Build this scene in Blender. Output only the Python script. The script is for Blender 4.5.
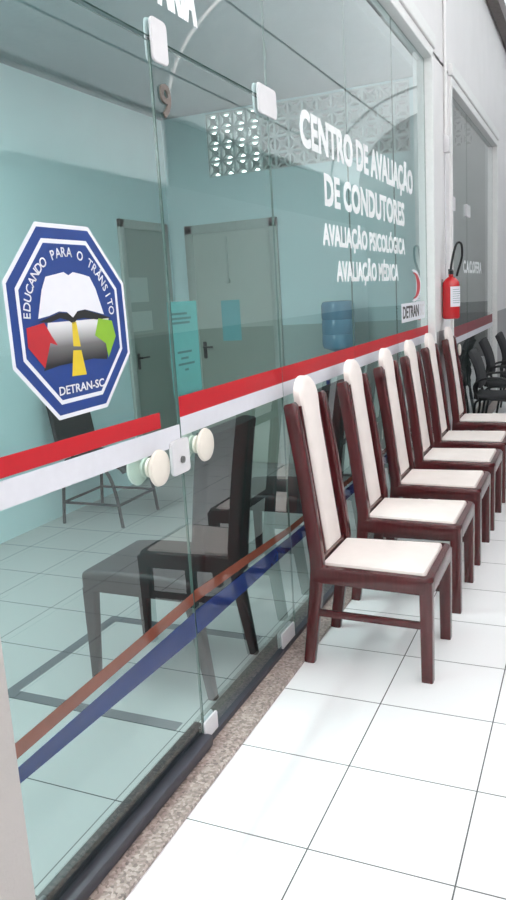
import bpy, bmesh, math, random
from mathutils import Vector, Matrix
random.seed(4)
for o in list(bpy.data.objects): bpy.data.objects.remove(o, do_unlink=True)
S = bpy.context.scene
C = S.collection
PI = math.pi
T = 0.41                       # floor tile size

# ------------------------------------------------------------------ camera
cam_d = bpy.data.cameras.new('camera')
cam = bpy.data.objects.new('camera', cam_d); C.objects.link(cam)
R_ = [[0.9136088438644429, 0.0253803642777448, -0.4058013276490915],
      [0.40215131477025445, -0.20354631601823045, 0.8926607514974056],
      [-0.05994331022884948, -0.9787362945883461, -0.19616846131392343]]
m = Matrix.Identity(4)
for i in range(3):
    m[i][0] = R_[i][0]; m[i][1] = -R_[i][1]; m[i][2] = -R_[i][2]
m[0][3], m[1][3], m[2][3] = 0.7035, -1.7525, 1.5376
cam.matrix_world = m
cam_d.sensor_fit = 'AUTO'; cam_d.sensor_width = 36.0; cam_d.lens = 30.373
cam_d.clip_start = 0.02; cam_d.clip_end = 200
S.camera = cam

# ------------------------------------------------------------------ sky and exposure
w = bpy.data.worlds.new('overcast_sky'); S.world = w; w.use_nodes = True
nt = w.node_tree; nt.nodes.clear()
wo = nt.nodes.new('ShaderNodeOutputWorld'); bg = nt.nodes.new('ShaderNodeBackground')
bg.inputs[0].default_value = (1.0, 0.98, 0.965, 1); bg.inputs[1].default_value = 5.7
nt.links.new(bg.outputs[0], wo.inputs[0])
S.view_settings.view_transform = 'Standard'; S.view_settings.look = 'None'
S.view_settings.gamma = 1.0; S.view_settings.use_curve_mapping = False
S.view_settings.exposure = 0.0

# fill lights added to brighten the rooms behind both glass fronts
def fill_lamp(x, y, z, watts, col=(0.95, 1.0, 0.98), sx=0.3, sy=1.2):
    l = bpy.data.lights.new('fill_light', 'AREA'); l.shape = 'RECTANGLE'; l.size = sx; l.size_y = sy; l.energy = watts; l.color = col
    o = bpy.data.objects.new('fill_light', l); C.objects.link(o); o.location = (x, y, z)
fill_lamp(-2.3, 0.6, 3.04, 74)
fill_lamp(-2.3, -1.4, 3.04, 62)
fill_lamp(-1.2, 7.0, 4.04, 4)

# ------------------------------------------------------------------ materials
def new_mat(name):
    M = bpy.data.materials.new(name); M.use_nodes = True
    t = M.node_tree; b = t.nodes['Principled BSDF']
    return M, t, b
def N(t, kind, **kw):
    n = t.nodes.new(kind)
    for k, v in kw.items(): setattr(n, k, v)
    return n
def mathn(t, op, a, b=None, c=None):
    n = N(t, 'ShaderNodeMath', operation=op)
    for i, v in enumerate((a, b, c)):
        if v is None: continue
        if isinstance(v, (int, float)): n.inputs[i].default_value = v
        else: t.links.new(v, n.inputs[i])
    return n.outputs[0]
def mixc(t, fac, a, b):
    n = N(t, 'ShaderNodeMix', data_type='RGBA')
    if isinstance(fac, (int, float)): n.inputs[0].default_value = fac
    else: t.links.new(fac, n.inputs[0])
    for k, v in ((6, a), (7, b)):
        if isinstance(v, tuple): n.inputs[k].default_value = (*v, 1)
        else: t.links.new(v, n.inputs[k])
    return n.outputs[2]
def plain(name, col, rough=0.5, var=0.06, scale=30, metal=0.0, spec=0.5, bump=0.0, coat=0.0):
    M, t, b = new_mat(name)
    tc = N(t, 'ShaderNodeTexCoord'); nz = N(t, 'ShaderNodeTexNoise')
    nz.inputs['Scale'].default_value = scale; nz.inputs['Detail'].default_value = 4
    t.links.new(tc.outputs['Object'], nz.inputs['Vector'])
    c2 = tuple(max(0, c * (1 - var * 2)) for c in col); c1 = tuple(min(1, c * (1 + var)) for c in col)
    t.links.new(mixc(t, nz.outputs['Fac'], c2, c1), b.inputs['Base Color'])
    b.inputs['Roughness'].default_value = rough; b.inputs['Metallic'].default_value = metal
    b.inputs['Specular IOR Level'].default_value = spec
    b.inputs['Coat Weight'].default_value = coat
    if bump:
        bp = N(t, 'ShaderNodeBump'); bp.inputs['Strength'].default_value = bump; bp.inputs['Distance'].default_value = 0.003
        t.links.new(nz.outputs['Fac'], bp.inputs['Height']); t.links.new(bp.outputs[0], b.inputs['Normal'])
    return M
def tile_mat(name, offx, offy, tile, grout, rough):
    M, t, b = new_mat(name)
    g = N(t, 'ShaderNodeNewGeometry'); sp = N(t, 'ShaderNodeSeparateXYZ')
    t.links.new(g.outputs['Position'], sp.inputs[0])
    masks = []; cells = []
    for ax, off in ((0, offx), (1, offy)):
        v = mathn(t, 'DIVIDE', mathn(t, 'SUBTRACT', sp.outputs[ax], off), T)
        cells.append(mathn(t, 'FLOOR', v))
        d = mathn(t, 'ABSOLUTE', mathn(t, 'SUBTRACT', mathn(t, 'FRACT', mathn(t, 'ADD', v, 0.5)), 0.5))
        masks.append(mathn(t, 'LESS_THAN', d, 0.0055))
    gm = mathn(t, 'MAXIMUM', masks[0], masks[1])
    cb = N(t, 'ShaderNodeCombineXYZ'); t.links.new(cells[0], cb.inputs[0]); t.links.new(cells[1], cb.inputs[1])
    wn = N(t, 'ShaderNodeTexWhiteNoise', noise_dimensions='2D'); t.links.new(cb.outputs[0], wn.inputs['Vector'])
    nz = N(t, 'ShaderNodeTexNoise'); nz.inputs['Scale'].default_value = 6; nz.inputs['Detail'].default_value = 6
    t.links.new(g.outputs['Position'], nz.inputs['Vector'])
    dk = tuple(c * 0.955 for c in tile)
    base = mixc(t, mathn(t, 'MULTIPLY_ADD', wn.outputs['Value'], 0.4, mathn(t, 'MULTIPLY', nz.outputs['Fac'], 0.6)), dk, tile)
    t.links.new(mixc(t, gm, base, grout), b.inputs['Base Color'])
    t.links.new(mathn(t, 'MULTIPLY_ADD', gm, 0.5, rough), b.inputs['Roughness'])
    bp = N(t, 'ShaderNodeBump'); bp.inputs['Strength'].default_value = 0.4; bp.inputs['Distance'].default_value = 0.002
    t.links.new(mathn(t, 'SUBTRACT', 1.0, gm), bp.inputs['Height']); t.links.new(bp.outputs[0], b.inputs['Normal'])
    return M
def two_tone(name, top, low, z, rough=0.6, bump=0.15):
    M, t, b = new_mat(name)
    g = N(t, 'ShaderNodeNewGeometry'); sp = N(t, 'ShaderNodeSeparateXYZ'); t.links.new(g.outputs['Position'], sp.inputs[0])
    nz = N(t, 'ShaderNodeTexNoise'); nz.inputs['Scale'].default_value = 3.0; nz.inputs['Detail'].default_value = 8
    t.links.new(g.outputs['Position'], nz.inputs['Vector'])
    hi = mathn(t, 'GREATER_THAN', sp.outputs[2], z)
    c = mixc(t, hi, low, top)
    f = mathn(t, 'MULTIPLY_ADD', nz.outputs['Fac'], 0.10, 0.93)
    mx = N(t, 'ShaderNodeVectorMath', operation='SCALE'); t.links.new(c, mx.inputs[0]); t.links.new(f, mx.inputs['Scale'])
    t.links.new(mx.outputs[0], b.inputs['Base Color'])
    b.inputs['Roughness'].default_value = rough
    n2 = N(t, 'ShaderNodeTexNoise'); n2.inputs['Scale'].default_value = 60
    t.links.new(g.outputs['Position'], n2.inputs['Vector'])
    bp = N(t, 'ShaderNodeBump'); bp.inputs['Strength'].default_value = bump; bp.inputs['Distance'].default_value = 0.004
    t.links.new(n2.outputs['Fac'], bp.inputs['Height']); t.links.new(bp.outputs[0], b.inputs['Normal'])
    return M
def glass_mat(name, tint, r0=0.042):
    M = bpy.data.materials.new(name); M.use_nodes = True
    t = M.node_tree; t.nodes.clear()
    out = N(t, 'ShaderNodeOutputMaterial'); mx = N(t, 'ShaderNodeMixShader')
    tr = N(t, 'ShaderNodeBsdfTransparent'); tr.inputs[0].default_value = (*tint, 1)
    gl = N(t, 'ShaderNodeBsdfGlossy'); gl.inputs['Roughness'].default_value = 0.0; gl.inputs[0].default_value = (1, 1, 1, 1)
    g = N(t, 'ShaderNodeNewGeometry')
    dp = N(t, 'ShaderNodeVectorMath', operation='DOT_PRODUCT')
    t.links.new(g.outputs['Incoming'], dp.inputs[0]); t.links.new(g.outputs['Normal'], dp.inputs[1])
    c = mathn(t, 'ABSOLUTE', dp.outputs['Value'])
    p = mathn(t, 'POWER', mathn(t, 'SUBTRACT', 1.0, c), 5.0)
    f = mathn(t, 'MULTIPLY_ADD', p, 1 - r0, r0)
    f = mathn(t, 'DIVIDE', mathn(t, 'MULTIPLY', f, 2.0), mathn(t, 'ADD', f, 1.0))   # both faces of the pane together
    t.links.new(f, mx.inputs[0]); t.links.new(tr.outputs[0], mx.inputs[1]); t.links.new(gl.outputs[0], mx.inputs[2])
    t.links.new(mx.outputs[0], out.inputs[0])
    return M
def clear_mat(name, tint):
    M = bpy.data.materials.new(name); M.use_nodes = True
    t = M.node_tree; t.nodes.clear()
    out = N(t, 'ShaderNodeOutputMaterial'); tr = N(t, 'ShaderNodeBsdfTransparent'); tr.inputs[0].default_value = (*tint, 1)
    t.links.new(tr.outputs[0], out.inputs[0]); return M
def granite_mat():
    M, t, b = new_mat('granite')
    tc = N(t, 'ShaderNodeTexCoord')
    v = N(t, 'ShaderNodeTexVoronoi'); v.inputs['Scale'].default_value = 120; t.links.new(tc.outputs['Object'], v.inputs['Vector'])
    sp = N(t, 'ShaderNodeSeparateColor'); t.links.new(v.outputs['Color'], sp.inputs[0])
    cr = N(t, 'ShaderNodeValToRGB'); e = cr.color_ramp.elements
    e[0].position = 0.0; e[0].color = (0.09, 0.07, 0.065, 1); e[1].position = 1.0; e[1].color = (0.62, 0.54, 0.50, 1)
    for ps, c in ((0.22, (0.22, 0.175, 0.16)), (0.55, (0.36, 0.285, 0.26)), (0.8, (0.48, 0.40, 0.37))):
        x = e.new(ps); x.color = (*c, 1)
    n1 = N(t, 'ShaderNodeTexNoise'); n1.inputs['Scale'].default_value = 25; t.links.new(tc.outputs['Object'], n1.inputs['Vector'])
    t.links.new(mathn(t, 'MULTIPLY_ADD', sp.outputs[0], 0.65, mathn(t, 'MULTIPLY', n1.outputs['Fac'], 0.35)), cr.inputs[0])
    t.links.new(cr.outputs[0], b.inputs['Base Color']); b.inputs['Roughness'].default_value = 0.35
    return M
def wood_mat(name, c1, c2, rough=0.22):
    M, t, b = new_mat(name)
    tc = N(t, 'ShaderNodeTexCoord'); mp = N(t, 'ShaderNodeMapping'); mp.inputs['Scale'].default_value = (30, 30, 3)
    t.links.new(tc.outputs['Object'], mp.inputs[0])
    nz = N(t, 'ShaderNodeTexNoise'); nz.inputs['Scale'].default_value = 2.0; nz.inputs['Detail'].default_value = 6
    nz.inputs['Distortion'].default_value = 1.0
    t.links.new(mp.outputs[0], nz.inputs['Vector'])
    t.links.new(mixc(t, nz.outputs['Fac'], c1, c2), b.inputs['Base Color'])
    b.inputs['Roughness'].default_value = rough; b.inputs['Coat Weight'].default_value = 0.25
    b.inputs['Coat Roughness'].default_value = 0.15
    return M
def fabric_mat(name, col, rough=0.85, weave=220, bump=0.25):
    M, t, b = new_mat(name)
    tc = N(t, 'ShaderNodeTexCoord')
    nz = N(t, 'ShaderNodeTexNoise'); nz.inputs['Scale'].default_value = 14; nz.inputs['Detail'].default_value = 5
    t.links.new(tc.outputs['Object'], nz.inputs['Vector'])
    t.links.new(mixc(t, nz.outputs['Fac'], tuple(c * 0.92 for c in col), tuple(min(1, c * 1.04) for c in col)), b.inputs['Base Color'])
    n2 = N(t, 'ShaderNodeTexNoise'); n2.inputs['Scale'].default_value = weave; t.links.new(tc.outputs['Object'], n2.inputs['Vector'])
    bp = N(t, 'ShaderNodeBump'); bp.inputs['Strength'].default_value = bump; bp.inputs['Distance'].default_value = 0.002
    t.links.new(n2.outputs['Fac'], bp.inputs['Height']); t.links.new(bp.outputs[0], b.inputs['Normal'])
    b.inputs['Roughness'].default_value = rough; b.inputs['Specular IOR Level'].default_value = 0.25
    return M
def translucent_mat(name, col, trans):
    M = bpy.data.materials.new(name); M.use_nodes = True
    t = M.node_tree; t.nodes.clear()
    out = N(t, 'ShaderNodeOutputMaterial'); mx = N(t, 'ShaderNodeMixShader'); mx.inputs[0].default_value = trans
    d = N(t, 'ShaderNodeBsdfDiffuse'); tl = N(t, 'ShaderNodeBsdfTranslucent')
    tc = N(t, 'ShaderNodeTexCoord'); nz = N(t, 'ShaderNodeTexNoise'); nz.inputs['Scale'].default_value = 4
    t.links.new(tc.outputs['Object'], nz.inputs['Vector'])
    c = mixc(t, nz.outputs['Fac'], tuple(x * 0.9 for x in col), col)
    t.links.new(c, d.inputs[0]); t.links.new(c, tl.inputs[0])
    t.links.new(d.outputs[0], mx.inputs[1]); t.links.new(tl.outputs[0], mx.inputs[2]); t.links.new(mx.outputs[0], out.inputs[0])
    return M

MT = {}
MT['floor'] = tile_mat('corridor_tile', 0.0, 0.0, (0.86, 0.86, 0.875), (0.10, 0.10, 0.105), 0.3)
MT['floor_in'] = tile_mat('room_tile', -3.58 * T, 0.0, (0.31, 0.32, 0.315), (0.05, 0.056, 0.056), 0.35)
MT['wall'] = two_tone('white_over_grey_paint', (0.80, 0.775, 0.785), (0.40, 0.39, 0.40), 1.17)
MT['added_wall'] = two_tone('added_wall_grey', (0.58, 0.585, 0.585), (0.25, 0.25, 0.255), 1.17)
MT['muted_red'] = plain('dull_red_vinyl', (0.27, 0.06, 0.075), 0.5, 0.05)  # darker, duller red for the second front's stripe
MT['pier'] = two_tone('pier_paint', (0.50, 0.465, 0.45), (0.50, 0.465, 0.45), 0.0, 0.8, 0.5)
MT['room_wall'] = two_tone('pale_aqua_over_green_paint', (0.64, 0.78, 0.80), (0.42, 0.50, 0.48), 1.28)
MT['room_plain'] = two_tone('pale_aqua_paint', (0.64, 0.81, 0.83), (0.42, 0.52, 0.50), 0.0)
MT['grey_room'] = two_tone('grey_room_paint', (0.44, 0.45, 0.45), (0.20, 0.205, 0.21), 1.17)
MT['ceiling'] = plain('ceiling_paint', (0.30, 0.34, 0.355), 0.7)
MT['trim'] = plain('white_gloss_paint', (0.80, 0.79, 0.79), 0.4, 0.04)
MT['glass'] = glass_mat('green_tinted_glass', (0.88, 0.963, 0.958))
MT['glass2'] = glass_mat('grey_tinted_glass', (0.90, 0.93, 0.93))
MT['glass_inner'] = clear_mat('inner_glass_face', (0.88, 0.963, 0.958))
MT['edge'] = plain('polished_glass_edge', (0.09, 0.15, 0.135), 0.2, 0.05)
MT['granite'] = granite_mat()
MT['dark_channel'] = plain('channel_with_reflection', (0.05, 0.062, 0.06), 0.4)  # inner channel with the granite's reflection put into the dark colour
MT['rubber'] = plain('black_rubber', (0.012, 0.014, 0.018), 0.45)
MT['rubber2'] = plain('dark_grey_sweep', (0.05, 0.05, 0.065), 0.4)
MT['white_metal'] = plain('white_enamel', (0.70, 0.685, 0.71), 0.35, 0.03)
MT['ivory'] = plain('ivory_plastic', (0.80, 0.74, 0.66), 0.3, 0.03)
MT['red_vinyl'] = plain('red_vinyl', (0.55, 0.004, 0.014), 0.45, 0.04)
MT['white_vinyl'] = plain('white_vinyl', (0.72, 0.72, 0.78), 0.5, 0.03)
MT['letter_vinyl'] = plain('white_letter_vinyl', (0.84, 0.86, 0.87), 0.5, 0.02)
MT['blue_vinyl'] = plain('blue_vinyl', (0.011, 0.032, 0.14), 0.06, 0.06)
MT['brown_vinyl'] = plain('brown_vinyl', (0.20, 0.062, 0.04), 0.06, 0.08)
MT['dark_tape'] = plain('slate_floor_tape', (0.03, 0.045, 0.055), 0.6, 0.1)
MT['wood'] = wood_mat('mahogany', (0.050, 0.008, 0.010), (0.105, 0.017, 0.019))
MT['cream'] = fabric_mat('cream_upholstery', (0.83, 0.755, 0.725))
MT['black_leather'] = fabric_mat('black_leatherette', (0.014, 0.015, 0.016), 0.5, 90, 0.15)
MT['black_plastic'] = plain('black_plastic', (0.012, 0.013, 0.014), 0.45)
MT['black_metal'] = plain('black_steel', (0.012, 0.013, 0.014), 0.35)
MT['grey_fabric'] = fabric_mat('charcoal_fabric', (0.045, 0.046, 0.05), 0.9)
MT['sk_blue'] = plain('sticker_blue', (0.013, 0.05, 0.24), 0.45, 0.05)
MT['sk_white'] = plain('sticker_white', (0.80, 0.80, 0.86), 0.45, 0.02)
MT['sk_red'] = plain('sticker_red', (0.50, 0.02, 0.03), 0.45, 0.05)
MT['sk_green'] = plain('sticker_green', (0.25, 0.48, 0.03), 0.45, 0.05)
MT['sk_yellow'] = plain('sticker_yellow', (0.75, 0.55, 0.03), 0.45, 0.05)
MT['sk_black'] = plain('sticker_black', (0.015, 0.015, 0.017), 0.45, 0.05)
MT['paper_aqua'] = plain('aqua_paper', (0.13, 0.38, 0.37), 0.8, 0.04)
MT['paper_blue'] = plain('blue_paper', (0.16, 0.46, 0.50), 0.8, 0.04)
MT['paper_grey'] = plain('pale_paper', (0.45, 0.52, 0.48), 0.8, 0.04)
MT['ink'] = plain('grey_ink', (0.06, 0.16, 0.16), 0.8)
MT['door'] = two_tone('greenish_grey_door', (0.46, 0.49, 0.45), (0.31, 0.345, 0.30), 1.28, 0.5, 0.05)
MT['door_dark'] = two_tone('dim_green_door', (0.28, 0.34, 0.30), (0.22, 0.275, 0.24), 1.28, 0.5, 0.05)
MT['door_frame'] = plain('greyish_door_frame', (0.40, 0.44, 0.41), 0.5)
MT['steel'] = plain('dull_steel', (0.25, 0.25, 0.25), 0.35, 0.05, metal=0.9)
MT['ext_red'] = plain('extinguisher_red', (0.55, 0.012, 0.018), 0.25, 0.04, coat=0.4)
MT['bottle'] = plain('blue_water_bottle', (0.10, 0.28, 0.42), 0.15, 0.06)
MT['cooler'] = plain('cooler_white', (0.55, 0.56, 0.56), 0.4, 0.04)
MT['block'] = plain('concrete_vent_block', (0.60, 0.66, 0.65), 0.85, 0.08)
MT['block2'] = plain('grey_vent_block', (0.50, 0.50, 0.50), 0.85, 0.08)
MT['roof'] = translucent_mat('corrugated_translucent_sheet', (0.80, 0.83, 0.84), 0.45)
MT['roof_clear'] = translucent_mat('clear_roof_sheet', (0.93, 0.93, 0.93), 0.70)
MT['reflect_sheet'] = translucent_mat('reflected_band_sheet', (0.85, 0.88, 0.89), 0.62)  # for the sheet added to light the reflection
MT['vent_shade'] = plain('vent_shade_dark', (0.10, 0.11, 0.115), 0.6, 0.15)  # darkness behind the vent holes, put into the colour
MT['rib'] = plain('white_roof_rib', (0.75, 0.76, 0.76), 0.5)
MT['truss_dark'] = plain('dusty_steel_truss', (0.20, 0.175, 0.17), 0.7, 0.2)
MT['truss'] = plain('pale_roof_purlin', (0.5, 0.5, 0.5), 0.7, 0.2)
MT['nine'] = plain('brown_grey_numeral', (0.14, 0.11, 0.095), 0.4)

def gradient_road():
    M, t, b = new_mat('sticker_road')     # the printed road fades from white at the book to black
    tc = N(t, 'ShaderNodeTexCoord'); sp = N(t, 'ShaderNodeSeparateXYZ'); t.links.new(tc.outputs['Object'], sp.inputs[0])
    mr = N(t, 'ShaderNodeMapRange'); mr.inputs[1].default_value = 1.405; mr.inputs[2].default_value = 1.50
    t.links.new(sp.outputs[2], mr.inputs[0])
    cr = N(t, 'ShaderNodeValToRGB'); e = cr.color_ramp.elements
    e[0].color = (0.012, 0.012, 0.014, 1); e[1].color = (0.72, 0.72, 0.74, 1)
    x = e.new(0.45); x.color = (0.16, 0.155, 0.16, 1)
    t.links.new(mr.outputs[0], cr.inputs[0]); t.links.new(cr.outputs[0], b.inputs['Base Color'])
    b.inputs['Roughness'].default_value = 0.45
    return M
MT['road'] = gradient_road()

# ------------------------------------------------------------------ mesh helpers
def BM(): return bmesh.new()
def merge(dst, src):
    me = bpy.data.meshes.new('tmp'); src.to_mesh(me); src.free(); dst.from_mesh(me); bpy.data.meshes.remove(me)
def box(bm, x0, x1, y0, y1, z0, z1, bev=0.0, seg=2, M=None):
    b = bmesh.new()
    bmesh.ops.create_cube(b, size=1)
    for v in b.verts:
        v.co = Vector(((x0 + x1) / 2 + v.co.x * (x1 - x0), (y0 + y1) / 2 + v.co.y * (y1 - y0), (z0 + z1) / 2 + v.co.z * (z1 - z0)))
    if bev: bmesh.ops.bevel(b, geom=b.edges[:], offset=bev, segments=seg, affect='EDGES', profile=0.5)
    if M is not None: bmesh.ops.transform(b, matrix=M, verts=b.verts)
    merge(bm, b)
def sweep(bm, pts, prof, up=Vector((0, 1, 0)), scales=None, cap=True, bev=0.0):
    """sweep a closed 2-D profile along pts; profile x along `up`, y along the cross vector"""
    b = bmesh.new(); rings = []
    pts = [Vector(p) for p in pts]
    for i, p in enumerate(pts):
        d = (pts[min(i + 1, len(pts) - 1)] - pts[max(i - 1, 0)]).normalized()
        s = up - d * up.dot(d)
        if s.length < 1e-5: s = Vector((1, 0, 0)) - d * d.x
        s.normalize(); n = d.cross(s)
        k = scales[i] if scales else 1.0
        rings.append([b.verts.new(p + s * (a * k) + n * (c * k)) for a, c in prof])
    L = len(prof)
    for i in range(len(rings) - 1):
        for j in range(L):
            b.faces.new((rings[i][j], rings[i][(j + 1) % L], rings[i + 1][(j + 1) % L], rings[i + 1][j]))
    if cap:
        b.faces.new(rings[0][::-1]); b.faces.new(rings[-1])
    bmesh.ops.recalc_face_normals(b, faces=b.faces)
    merge(bm, b)
def circ(r, n=10): return [(r * math.cos(2 * PI * i / n), r * math.sin(2 * PI * i / n)) for i in range(n)]
def rrect(w, h, r, n=3):
    out = []
    for cx, cy, a0 in ((w / 2 - r, h / 2 - r, 0), (-w / 2 + r, h / 2 - r, 90), (-w / 2 + r, -h / 2 + r, 180), (w / 2 - r, -h / 2 + r, 270)):
        for i in range(n + 1):
            a = math.radians(a0 + 90 * i / n); out.append((cx + r * math.cos(a), cy + r * math.sin(a)))
    return out
def tube(bm, pts, r, n=10, **k): sweep(bm, pts, circ(r, n), **k)
def smooth_path(pts, k=6):
    pts = [Vector(p) for p in pts]; out = []
    P = [pts[0]] + pts + [pts[-1]]
    for i in range(1, len(P) - 2):
        for s in range(k):
            t = s / k
            a, b, c, d = P[i - 1], P[i], P[i + 1], P[i + 2]
            out.append(0.5 * ((2 * b) + (c - a) * t + (2 * a - 5 * b + 4 * c - d) * t * t + (3 * b - a - 3 * c + d) * t ** 3))
    out.append(pts[-1]); return out
def lathe(bm, prof, M=None, n=28):
    b = bmesh.new(); rings = []
    for r, z in prof:
        rings.append([b.verts.new((max(r, 1e-4) * math.cos(2 * PI * i / n), max(r, 1e-4) * math.sin(2 * PI * i / n), z)) for i in range(n)])
    for i in range(len(rings) - 1):
        for j in range(n): b.faces.new((rings[i][j], rings[i][(j + 1) % n], rings[i + 1][(j + 1) % n], rings[i + 1][j]))
    b.faces.new(rings[0][::-1]); b.faces.new(rings[-1])
    bmesh.ops.recalc_face_normals(b, faces=b.faces)
    if M is not None: bmesh.ops.transform(b, matrix=M, verts=b.verts)
    merge(bm, b)
def prism(bm, poly, d0, d1, axis='x', bev=0.0):
    """extrude a polygon: axis x -> poly is (y,z); axis y -> (x,z); axis z -> (x,y)"""
    b = bmesh.new()
    def P(a, c, d): return {'x': (d, a, c), 'y': (a, d, c), 'z': (a, c, d)}[axis]
    lo = [b.verts.new(P(a, c, d0)) for a, c in poly]; hi = [b.verts.new(P(a, c, d1)) for a, c in poly]
    n = len(poly)
    b.faces.new(lo[::-1]); b.faces.new(hi)
    for i in range(n): b.faces.new((lo[i], lo[(i + 1) % n], hi[(i + 1) % n], hi[i]))
    bmesh.ops.recalc_face_normals(b, faces=b.faces)
    if bev: bmesh.ops.bevel(b, geom=b.edges[:], offset=bev, segments=2, affect='EDGES')
    merge(bm, b)
def obj(name, bm, mat, parent=None, loc=None, smooth=True, kind=None, label=None):
    me = bpy.data.meshes.new(name); bm.to_mesh(me); bm.free()
    mats = mat if isinstance(mat, (list, tuple)) else [mat]
    for q in mats: me.materials.append(MT[q])
    o = bpy.data.objects.new(name, me); C.objects.link(o)
    if parent: o.parent = parent
    if loc: o.location = loc
    if smooth:
        for p in me.polygons: p.use_smooth = True
        try: me.set_sharp_from_angle(angle=math.radians(35))
        except Exception: pass
    if kind: o['kind'] = kind
    if label: o['label'] = label
    return o
def tag(o, label, cat, group=None):
    o['label'] = label; o['category'] = cat
    if group: o['group'] = group
    return o
def thing(name, label, cat, loc=(0, 0, 0), rz=0, group=None):
    o = bpy.data.objects.new(name, None); C.objects.link(o); o.location = loc; o.rotation_euler = (0, 0, rz)
    o.empty_display_size = 0.1
    return tag(o, label, cat, group)
def struct(name, bm, mat, parent=None, smooth=False):
    return obj(name, bm, mat, parent, smooth=smooth, kind='structure')
def copy_tree(root, loc, rz=None, label=None):
    r = root.copy(); C.objects.link(r); r.location = loc
    if rz is not None: r.rotation_euler = (0, 0, rz)
    if label: r['label'] = label
    for ch in list(root.children):
        c = ch.copy(); C.objects.link(c); c.parent = r
        for g in ch.children:
            d = g.copy(); C.objects.link(d); d.parent = c
    return r

# ------------------------------------------------------------------ text helper (reads along +y, faces +x)
def text_bm(body, bold=0.0, spacing=1.0):
    cu = bpy.data.curves.new('txt', 'FONT'); cu.body = body; cu.size = 1.0; cu.offset = bold; cu.space_character = spacing
    cu.resolution_u = 3
    o = bpy.data.objects.new('txt', cu); C.objects.link(o)
    bpy.context.view_layer.update()
    me = bpy.data.meshes.new_from_object(o.evaluated_get(bpy.context.evaluated_depsgraph_get()))
    bpy.data.objects.remove(o); bpy.data.curves.remove(cu)
    b = bmesh.new(); b.from_mesh(me); bpy.data.meshes.remove(me)
    return b
_cap = text_bm('H', 0.0); CAP = max(v.co.y for v in _cap.verts); _cap.free()
def lettering(bm, body, s0, s1, z0, cap, d=0.0, th=0.0012, bold=0.03, spacing=1.0):
    """letters from s0 to s1 (along y), baseline z0, cap height cap, on plane x=d, thickness th"""
    # heavy strokes: the outline laid down a few times, each copy shifted by a fraction of the stroke
    base = text_bm(body, 0.0, spacing)
    xs = [v.co.x for v in base.verts]; a0, a1 = min(xs), max(xs)
    w = bold * (a1 - a0) / (s1 - s0) * cap / CAP * 0.5          # stroke growth in font units, even after condensing
    w = min(w, bold * 1.6)
    k = (s1 - s0) / (a1 - a0 + 2 * w); kz = cap / CAP
    hz = bold * 0.5
    shifts = [(0, 0)] if bold <= 0 else [(-w, -hz), (w, -hz), (-w, hz), (w, hz), (0, 0)]
    for q, (ox, oz) in enumerate(shifts):
        b = base.copy()
        for v in b.verts:
            x, y = v.co.x, v.co.y
            v.co = Vector((d, s0 + (x + ox + w - a0) * k, z0 + (y * (1 - 2 * hz / CAP) + oz + hz) * kz))
        thicken(b, th + q * 0.00003); merge(bm, b)
    base.free()
def thicken(b, th):
    fs = b.faces[:]
    r = bmesh.ops.extrude_face_region(b, geom=fs)
    vs = [e for e in r['geom'] if isinstance(e, bmesh.types.BMVert)]
    bmesh.ops.translate(b, verts=vs, vec=(th, 0, 0))
    bmesh.ops.recalc_face_normals(b, faces=b.faces)

# ================================================================== SETTING
GX = -0.504                     # outer glass face
bm = BM(); box(bm, -0.39, 3.0, -9, 16, -0.1, 0.0); struct('floor', bm, 'floor')
bm = BM(); box(bm, -2.95, -0.60, -3.2, 9.0, -0.1, 0.0); struct('floor', bm, 'floor_in').name = 'floor_inside'
bm = BM(); box(bm, -0.515, -0.39, -9, 16, -0.1, 0.012, 0.003); struct('trim_1', bm, 'granite')
bm = BM(); box(bm, -0.60, -0.516, -9, 16, -0.1, 0.012, 0.003); struct('trim_6', bm, 'dark_channel')  # dark strip for the channel and the reflection along the glass base
# inner room
bm = BM(); box(bm, -3.05, -2.95, -3.2, 4.70, -0.1, 3.17); struct('wall_left', bm, 'room_plain')
bm = BM(); box(bm, -2.95, -0.60, -3.3, -3.2, -0.1, 3.17); struct('wall_back', bm, 'room_plain')
bm = BM(); box(bm, -3.05, -0.60, -3.3, 4.80, 3.17, 3.25); struct('ceiling', bm, 'ceiling')
for lx, ly, lz in ((-2.3, 0.6, 3.17), (-2.3, -1.4, 3.17), (-1.2, 7.0, 4.2)):  # housings added around the fill lights
    bm = BM(); box(bm, -0.17, 0.17, -0.63, 0.63, -0.12, 0.0, 0.01)
    tag(obj('fill_light_housing', bm, 'trim', loc=(lx, ly, lz)), {0.6: 'added white housing of the fill light above the glass door side of the room', -1.4: 'added white housing of the fill light at the near end of the room', 7.0: 'added white housing of the fill light in the far room'}[ly], 'lamp')
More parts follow.
